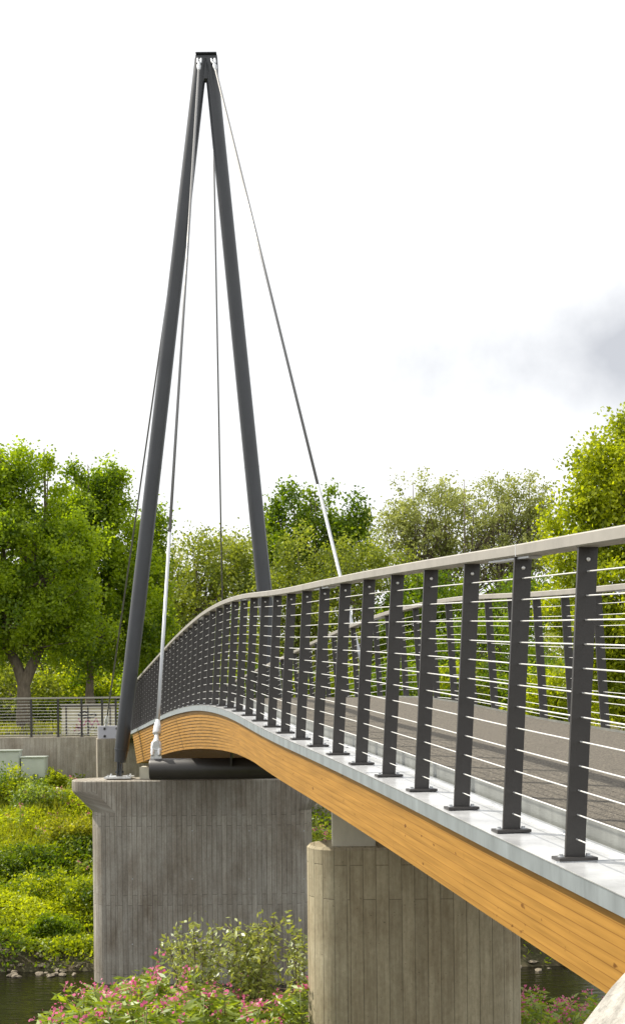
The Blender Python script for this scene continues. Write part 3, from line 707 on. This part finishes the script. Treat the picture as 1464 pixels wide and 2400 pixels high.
# ------------------------------------------------------------------ bank vegetation (uncountable cover)
def nz(x, y, s=1.0, o=0.0):
    return (np.sin(x * 1.7 * s + o) * np.cos(y * 1.3 * s + 2 * o) + np.sin(x * .8 * s - y * 1.9 * s + o) + .6 * np.sin(x * 3.1 * s + y * 2.7 * s + 3 * o)) / 2.6
gzv = np.vectorize(ground_z)
def cover(name, label, n, xr, yr, hmax, size, m, dens=None, aspect=.5, up=.3):
    x = RNG.uniform(*xr, n); y = RNG.uniform(*yr, n)
    # gather leaves into tufts
    tx = np.round(x / .42) * .42 + RNG.normal(size=n) * .13; ty = np.round(y / .5) * .5 + RNG.normal(size=n) * .17
    j = RNG.random(n) < .55; x = np.where(j, tx, x); y = np.where(j, ty, y)
    v = nz(x, y); h = np.clip(.45 + .5 * v, .12, 1.0) * hmax
    thin = np.clip((y - 29.6 - .5 * nz(x, x * .3, 1.4)) / 1.7, .0, 1); keep = RNG.random(n) < thin * .97 + .03
    keep &= ~((nz(x, y, 1.6, 4) > .50) & (RNG.random(n) < .6))
    x, y, v, h = x[keep], y[keep], v[keep], h[keep]
    z = gzv(x, y) + h * RNG.beta(1.6, 1.1, len(x))
    tone = np.clip(.45 + .6 * nz(x, y, .55, 1.3) + .12 * nz(x, y, 2.5, 5), .02, .98)
    return tag(leaf_obj(name, np.stack([x, y, z], 1), size, m, tone=tone, aspect=aspect, up=up), label, None, kind='stuff')
cover('bank_plants', 'dense green and yellow-green plants covering the far bank left of the mast pier', 130000, (-13, -4.6), (29.5, 41.7), 1.0, .11, LG['bank'])
cover('bank_plants', 'green plants covering the far bank right of the mast pier', 70000, (-3.5, 13), (29.5, 43), .8, .11, LG['bank'])
n = 16000; x = RNG.uniform(-13, -4.6, n); y = RNG.uniform(36.5, 41.7, n); h = RNG.uniform(.1, .55, n)
tag(leaf_obj('bank_grass', np.stack([x, y, gzv(x, y) + h], 1), .22, LG['grass'], tone=np.full(n, .6), aspect=.08, dirs=np.tile([0, 0, 1.], (n, 1))), 'tall pale grass at the top of the far bank', None, kind='stuff')
def shrub(label, x, Y, r, h, m, leaf, n, ybase=None, group=None, z=None, cat='shrub', name='shrub'):
    X = P(x, 1700, Y).x; zz = ground_z(X, Y) if z is None else z
    return tree(label, name, cat, (X, Y, zz), h * .3, .035 * h, [(0, 0, h * .55, r, r * .8, h * .45), (r * .4, 0, h * .4, r * .6, r * .6, h * .35), (-r * .5, 0, h * .38, r * .6, r * .6, h * .33)], m, leaf, n, 55, group, spread=.28 * min(1.6, r + .2), twigs=4)
sh = [(18, 40.2, 1.0, 1.25, 'bank', 'bright green shrub below the larger cabinet'), (95, 39.4, .8, .9, 'balsam', 'pale leafy shrub below the smaller cabinet'),
      (128, 40.9, .35, 1.0, 'ash', 'slim bright green sapling right of the smaller cabinet'), (25, 35.5, 1.0, .9, 'dark', 'dark green bush halfway down the left bank'),
      (175, 36.8, .75, .8, 'grass', 'yellowish bush on the bank beside the mast pier'), (195, 32.8, .55, .75, 'bank', 'leafy bush low on the bank touching the mast pier'),
      (90, 33.6, .9, .9, 'bank', 'rounded green bush near the foot of the left bank'), (120, 31.2, .5, .5, 'oak', 'small bush just above the waterline stones')]
for (x, Y, r, h, m, lab) in sh: shrub(lab, x, Y, r, h, LG[m], .085, 60)
shrub('dark green bush above the stones right of the near pier', 1240, 31.0, 1.5, 2.0, LG['bank'], .1, 110)
shrub('bright bush between the two piers', 752, 33.5, .9, 1.9, LG['lime'], .1, 80)

# ------------------------------------------------------------------ balsam and sallow in front
def balsam_proto(h, seed):
    random.seed(seed); root = bpy.data.objects.new('balsam_plant', None); COL.objects.link(root)
    mb = MB(); bx, by = random.uniform(-.12, .12), random.uniform(-.1, .1)
    main = [Vector((0, 0, -.1)), Vector((bx * .4, by * .4, h * .5)), Vector((bx, by, h))]; mb.tube(main, [.013, .010, .005], 6)
    pts = []; dirs = []; fl = []
    def axis(a, b, n, s0):
        for k in range(n):
            t = s0 + (1 - s0) * (k + 1) / n; p = a.lerp(b, t)
            for q in range(3):
                th = random.uniform(0, 6.28); L_ = random.uniform(.05, .10) * (1.25 - .5 * t)
                d = Vector((math.cos(th), math.sin(th), random.uniform(-.25, .55))); pts.append(tuple(p + d * L_)); dirs.append(tuple(d))
    axis(main[0], main[1], 12, .3); axis(main[1], main[2], 19, 0)
    tips = [main[2]]
    for k in range(random.randint(3, 5)):
        t = random.uniform(.55, .95); s = main[1].lerp(main[2], (t - .5) * 2) if t > .5 else main[1]
        th = random.uniform(0, 6.28); e = s + Vector((math.cos(th) * .2, math.sin(th) * .2, random.uniform(.12, .32))); mb.tube([s, e], [.006, .003], 5); axis(s, e, 6, .2); tips.append(e)
    for tp in tips:
        if random.random() < .5:
            c = tp + Vector((random.uniform(-.03, .03), random.uniform(-.03, .03), .03))
            for q in range(random.randint(7, 14)): fl.append((c.x + random.gauss(0, .035), c.y + random.gauss(0, .035), c.z + random.gauss(0, .034)))
    mb.build('stem', M['stem'], root, smooth=True)
    leaf_obj('leaves', np.array(pts), .125, LG['balsam'], root, tone=RNG.uniform(.2, .9, len(pts)), aspect=.24, dirs=np.array(dirs))
    if fl: leaf_obj('blossom', np.array(fl), .034, M['pink'], root, tone=RNG.uniform(.2, .9, len(fl)), aspect=.85)
    return root
protos = [balsam_proto(h, 40 + k) for k, h in enumerate((1.5, 1.65, 1.4, 1.75, 1.55, 1.6, 1.45))]
used = set(); random.seed(5)
def ytop(x):
    T_ = [(-60, 2400), (20, 2365), (70, 2385), (110, 2345), (160, 2325), (215, 2280), (300, 2305), (350, 2240), (390, 2290), (480, 2285), (560, 2300), (640, 2310), (720, 2280)]
    for a, b in zip(T_, T_[1:]):
        if a[0] <= x <= b[0]: return a[1] + (b[1] - a[1]) * (x - a[0]) / (b[0] - a[0])
    return 2330
def put_balsam(x, yt, Y, lab, grp):
    k = random.randrange(len(protos)); pr = protos[k]
    o = pr if k not in used else copy_tree(pr); used.add(k)
    top = P(x, yt, Y); h = (1.5, 1.65, 1.4, 1.75, 1.55, 1.6, 1.45)[k] + .12
    o.location = (top.x, Y, top.z - h); o.rotation_euler = (0, 0, random.uniform(0, 6.28)); tag(o, lab, 'plant', grp)
for k in range(125):
    x = random.uniform(-40, 715) if k > 26 else 120 + k * 22
    if x < 110 and random.random() < .7: continue
    Y = random.uniform(10.2, 15.5); yt = ytop(x) + (abs(random.gauss(0, 60)) if k > 26 else random.uniform(-8, 25))
    put_balsam(x, yt, Y, 'pink-flowered balsam growing in the thicket in front of the mast pier', 'balsam plants in front of the mast pier')
for k in range(40):
    x = random.uniform(1222, 1470); Y = random.uniform(13.5, 17.5); yt = 2325 + abs(random.gauss(0, 45)) - (20 if random.random() < .15 else 0)
    put_balsam(x, yt, Y, 'pink-flowered balsam growing right of the near pier below the beam', 'balsam plants right of the near pier')
for (x, y, Y) in ((158, 1815, 40), (62, 1850, 39), (45, 1880, 37.5), (25, 1990, 36), (80, 1930, 37), (210, 1900, 38), (150, 1840, 38.8), (100, 1860, 39), (178, 1870, 39), (60, 1985, 36.5), (190, 2010, 35), (746, 1960, 33), (760, 1930, 33.5), (20, 1905, 38), (110, 1900, 38.3), (135, 1935, 37.4), (70, 2040, 35.4), (150, 2060, 34.4), (200, 1960, 36.6), (30, 2080, 34), (165, 1975, 36), (115, 2120, 33.2)):
    put_balsam(x, y, Y, 'tall pale balsam with faint pink flowers standing on the far bank', 'balsam plants on the far bank')
g = 26000; x = RNG.uniform(-4.2, .0, g); y = RNG.uniform(10, 16, g)
xx = np.concatenate([x, RNG.uniform(1.8, 5.5, g // 2)]); yy = np.concatenate([y, RNG.uniform(13, 19, g // 2)])
z = gzv(xx, yy) + RNG.uniform(.05, .95, len(xx)) * np.where(xx < 1, .9, 1.1)
tag(leaf_obj('undergrowth', np.stack([xx, yy, z], 1), .10, LG['balsam'], tone=RNG.uniform(.2, .8, len(xx)), aspect=.3), 'leafy undergrowth filling the near bank', None, kind='stuff')
def sallow(label, x, ytopp, Y, hw, n, seed, sprigs):
    random.seed(seed); g_ = ground_z(0, Y); base = P(x, 2300, Y); base.z = g_; root = thing('sallow_bush', label, 'bush', None, tuple(base))
    mb = MB(); pts = []; dirs = []
    for (sx, sy) in sprigs:
        tip = P(sx, sy, Y + random.uniform(-.3, .3)) - base; mid = Vector((tip.x * .45, tip.y * .4, tip.z * .6))
        mb.tube([Vector((tip.x * .1, 0, 0)), mid, tip], [.014, .009, .003], 5)
        for k in range(n):
            t = 1 - .6 * random.random() ** 1.25; a = mid.lerp(tip, max(0, (t - .5) * 2)) if t > .5 else Vector((0, 0, 0)).lerp(mid, t * 2)
            sp = .085 * (1.35 - t) + .02; d = Vector((random.gauss(0, 1), random.gauss(0, 1), random.gauss(.4, .8))).normalized()
            p = a + Vector((random.gauss(0, sp), random.gauss(0, sp), random.gauss(0, sp))); pts.append(tuple(p)); dirs.append(tuple(d))
            if k % 9 == 0: mb.tube([a, p], [.004, .002], 4, cap=False)
    mb.build('stem', M['bark'], root)
    leaf_obj('leaves', np.array(pts), .062, LG['sallow'], root, tone=RNG.uniform(.2, .95, len(pts)), aspect=.42, dirs=np.array(dirs))
sallow('tall sallow bush with small pale leaves left of centre in front of the mast pier', 470, 2150, 12.5, .4, 230, 3, [(452, 2158), (420, 2185), (475, 2215), (440, 2230), (395, 2210), (500, 2180), (515, 2235), (425, 2255)])
sallow('denser sallow bush rising in front of the mast pier, close to the near pier', 600, 2150, 12.2, .4, 300, 4, [(605, 2165), (640, 2168), (575, 2190), (595, 2200), (615, 2215), (545, 2175), (620, 2250), (580, 2250), (540, 2230)])
sallow('thin sallow bush squeezed against the left edge of the near pier', 700, 2150, 12.6, .3, 150, 5, [(682, 2160), (700, 2190), (712, 2215), (690, 2205), (714, 2260)])

# ------------------------------------------------------------------ trees
GB = 1735
pt = px_tree
pt('tall poplar with forked pale trunk at the left edge, behind the wall railing', 'poplar_tree', 'tree', 58, GB, 50, [(25, 1150, 70, 115), (95, 1140, 48, 80), (-60, 1180, 110, 140), (150, 1270, 60, 90), (-10, 1090, 40, 50), (10, 1310, 170, 130), (120, 1330, 130, 150), (-90, 1420, 130, 140), (60, 1450, 165, 70), (-70, 1500, 90, 80), (170, 1480, 80, 70)],
   trunk_h=3.7, r0=.34, fork=2, fz0=.58, lm=LG['poplar'], leaf=.135, nclump=420, per=190, spread=.46, upw=.2, twigs=16)
pt('broad poplar right of the forked one, its crown passing behind the left mast leg', 'poplar_tree', 'tree', 215, GB, 55, [(245, 1150, 50, 80), (185, 1150, 36, 72), (288, 1140, 22, 62), (150, 1270, 70, 80), (225, 1210, 80, 90), (210, 1300, 130, 130), (300, 1330, 75, 110), (230, 1450, 150, 130), (330, 1480, 60, 90), (150, 1420, 90, 120)],
   trunk_h=2.6, r0=.3, lm=LG['poplar'], leaf=.14, nclump=400, per=185, spread=.46, upw=.2, twigs=14)
pt('dark leafy tree standing low behind the left poplars', 'tree', 'tree', 110, GB, 66, [(90, 1420, 230, 130), (270, 1480, 120, 140), (-60, 1480, 130, 130), (160, 1560, 240, 70)], trunk_h=2.2, r0=.25, lm=LG['dark'], leaf=.19, nclump=170, per=110, spread=.95)
pt('small leaning tree just right of the left mast leg', 'tree', 'tree', 345, GB, 58, [(368, 1230, 26, 48), (345, 1290, 45, 80), (352, 1350, 55, 90), (345, 1450, 65, 110), (340, 1560, 60, 90)], trunk_h=2.4, r0=.16, lm=LG['poplar'], leaf=.14, nclump=170, per=120, spread=.5, upw=.3)
pt('pale yellow-green tree in the gap between the mast legs', 'tree', 'tree', 470, GB, 78, [(430, 1340, 70, 70), (520, 1320, 85, 75), (580, 1340, 60, 80), (480, 1430, 140, 110), (590, 1440, 90, 110), (420, 1480, 70, 110), (520, 1560, 150, 80)], trunk_h=3, r0=.26, lm=LG['lime'], leaf=.2, nclump=210, per=110, spread=.9)
pt('pale willow behind the yellow-green tree, showing between mast leg and cable', 'willow_tree', 'tree', 410, GB, 92, [(400, 1330, 60, 60), (370, 1440, 70, 140), (560, 1310, 90, 60)], trunk_h=3, r0=.25, lm=LG['willow'], leaf=.17, nclump=90, per=120, spread=1.0)
pt('dark oak with rounded clumps right of the right mast leg', 'oak_tree', 'tree', 745, GB, 82, [(690, 1200, 62, 62), (650, 1250, 50, 70), (780, 1200, 42, 55), (835, 1215, 45, 50), (735, 1270, 90, 75), (860, 1230, 25, 40), (820, 1290, 70, 70), (700, 1350, 110, 80)], trunk_h=4.5, r0=.35, lm=LG['oak'], leaf=.22, nclump=150, per=140, spread=.85, twigs=16)
pt('light green bushy tree in front of the dark oak, beside the right mast leg', 'tree', 'tree', 700, GB, 70, [(705, 1300, 50, 60), (650, 1370, 60, 70), (720, 1400, 90, 90), (660, 1500, 110, 110)], trunk_h=2.5, r0=.2, lm=LG['lime'], leaf=.17, nclump=120, per=110, spread=.75)
pt('light green bushy tree behind the slanting stay, above the handrail', 'tree', 'tree', 840, GB, 68, [(840, 1310, 80, 55), (790, 1350, 60, 60), (900, 1350, 70, 70), (840, 1420, 120, 90), (860, 1520, 130, 100)], trunk_h=2.4, r0=.2, lm=LG['lime'], leaf=.16, nclump=130, per=110, spread=.75)
pt('grey-green willow with thin open crown, left one of the two above the handrail', 'willow_tree', 'tree', 1010, GB, 74, [(1000, 1190, 95, 82), (930, 1240, 55, 70), (1060, 1230, 60, 95), (990, 1310, 110, 90), (1060, 1350, 70, 90)], trunk_h=4, r0=.26, fork=2, lm=LG['willow'], leaf=.15, nclump=400, per=46, spread=.5, twigs=46)
pt('grey-green willow with bare fanned limbs, right one of the two above the handrail', 'willow_tree', 'tree', 1170, GB, 72, [(1150, 1190, 70, 80), (1220, 1180, 75, 75), (1265, 1230, 50, 80), (1180, 1290, 100, 90), (1250, 1330, 60, 80)], trunk_h=4, r0=.26, fork=3, lm=LG['willow'], leaf=.145, nclump=380, per=42, spread=.48, twigs=50)
pt('round light green tree under the open willows, filling the gap behind the railings', 'tree', 'tree', 980, GB, 66, [(980, 1400, 90, 70), (1060, 1430, 90, 70), (940, 1470, 110, 80), (1200, 1420, 90, 70), (1280, 1440, 80, 80)], trunk_h=2.2, r0=.18, lm=LG['oak'], leaf=.16, nclump=180, per=100, spread=.7)
pt('bright green ash close by at the right edge, rising above the handrail', 'ash_tree', 'tree', 1490, 1800, 31, [(1480, 1080, 85, 90), (1400, 1110, 75, 85), (1540, 1150, 120, 160), (1360, 1180, 65, 75), (1430, 1240, 150, 110), (1340, 1300, 70, 60), (1470, 1400, 160, 130), (1500, 1560, 150, 150), (1430, 1540, 100, 120), (1350, 1420, 80, 90), (1480, 1000, 45, 60)],
   trunk_h=2.6, r0=.2, lm=LG['ash'], leaf=.10, nclump=620, per=110, spread=.38, twigs=22)
pt('low bright green tree seen through the far railing at the right', 'tree', 'tree', 1290, 1790, 34, [(1300, 1640, 90, 70), (1390, 1620, 60, 90), (1240, 1690, 70, 50)], trunk_h=.8, r0=.09, lm=LG['ash'], leaf=.11, nclump=110, per=90, spread=.42)
pt('dark green tree behind the railings, left of the bright ash', 'tree', 'tree', 1110, GB, 60, [(1100, 1520, 110, 100), (1210, 1500, 80, 110), (1010, 1540, 90, 90), (1150, 1600, 190, 60)], trunk_h=2, r0=.2, lm=LG['oak'], leaf=.16, nclump=140, per=100, spread=.7)
hed = [(-250, 60, 'oak'), (30, 57, 'lime'), (170, 59, 'bank'), (330, 62, 'oak'), (480, 64, 'bank'), (640, 62, 'oak'), (800, 60, 'bank'), (950, 58, 'oak'), (1120, 57, 'bank'), (1290, 56, 'oak'), (1460, 55, 'bank'), (1640, 60, 'oak'), (-120, 64, 'bank')]
where = ['far outside the left edge', 'left of the forked poplar trunk', 'behind the painted panel', 'behind the left mast leg', 'below the gap of the mast legs', 'left of the right mast leg foot', 'below the slanting stay', 'under the open willows', 'in line with the dark tree', 'left of the bright ash', 'behind the bright ash', 'outside the right edge', 'near the left edge, further back']
for (x, Y, m), wh in zip(hed, where):
    k = Y / F; X = P(x, 1700, Y).x
    tree('green hedge shrub behind the path, ' + wh, 'hedge_shrub', 'shrub', (X, Y, ground_z(X, Y)), .6, .08, [(0, 0, 1.4, 2.1, 1.2, 1.5), (1.1, .3, .9, 1.3, 1, 1.1), (-1.1, 0, 1.0, 1.3, 1, 1.2)], LG[m], .15, 75, 110, 'shrubs behind the path', spread=.55, twigs=6)
far = [(-300, 110), (-100, 118), (100, 112), (320, 120), (520, 124), (740, 118), (960, 112), (1180, 120), (1380, 116), (1600, 112)]
wf = ['outside the left edge', 'behind the left poplars', 'behind the painted panel', 'behind the left mast leg', 'between the mast legs', 'behind the oak', 'behind the left open willow', 'behind the right open willow', 'behind the bright ash', 'outside the right edge']
for (x, Y), wh in zip(far, wf):
    X = P(x, 1700, Y).x; hgt = RNG.uniform(8, 10)
    tree('distant tree ' + wh, 'distant_tree', 'tree', (X, Y, ground_z(X, Y)), 2, .25, [(0, 0, hgt * .5, 5.2, 2.5, hgt * .45), (3, 0, hgt * .35, 3, 2, hgt * .33), (-3, 0, hgt * .38, 3, 2, hgt * .35)], LG['willow' if RNG.random() < .5 else 'oak'], .34, 110, 90, 'distant trees', spread=1.2, twigs=6)
n = 30000; x = RNG.uniform(-20, 25, n); y = RNG.uniform(45.5, 62, n)
tag(leaf_obj('meadow_grass', np.stack([x, y, gzv(x, y) + RNG.uniform(0, .3, n)], 1), .2, LG['grass'], tone=RNG.uniform(.3, .8, n), aspect=.12, dirs=np.tile([0, 0, 1.], (n, 1))), 'sunny meadow grass behind the path', None, kind='stuff')
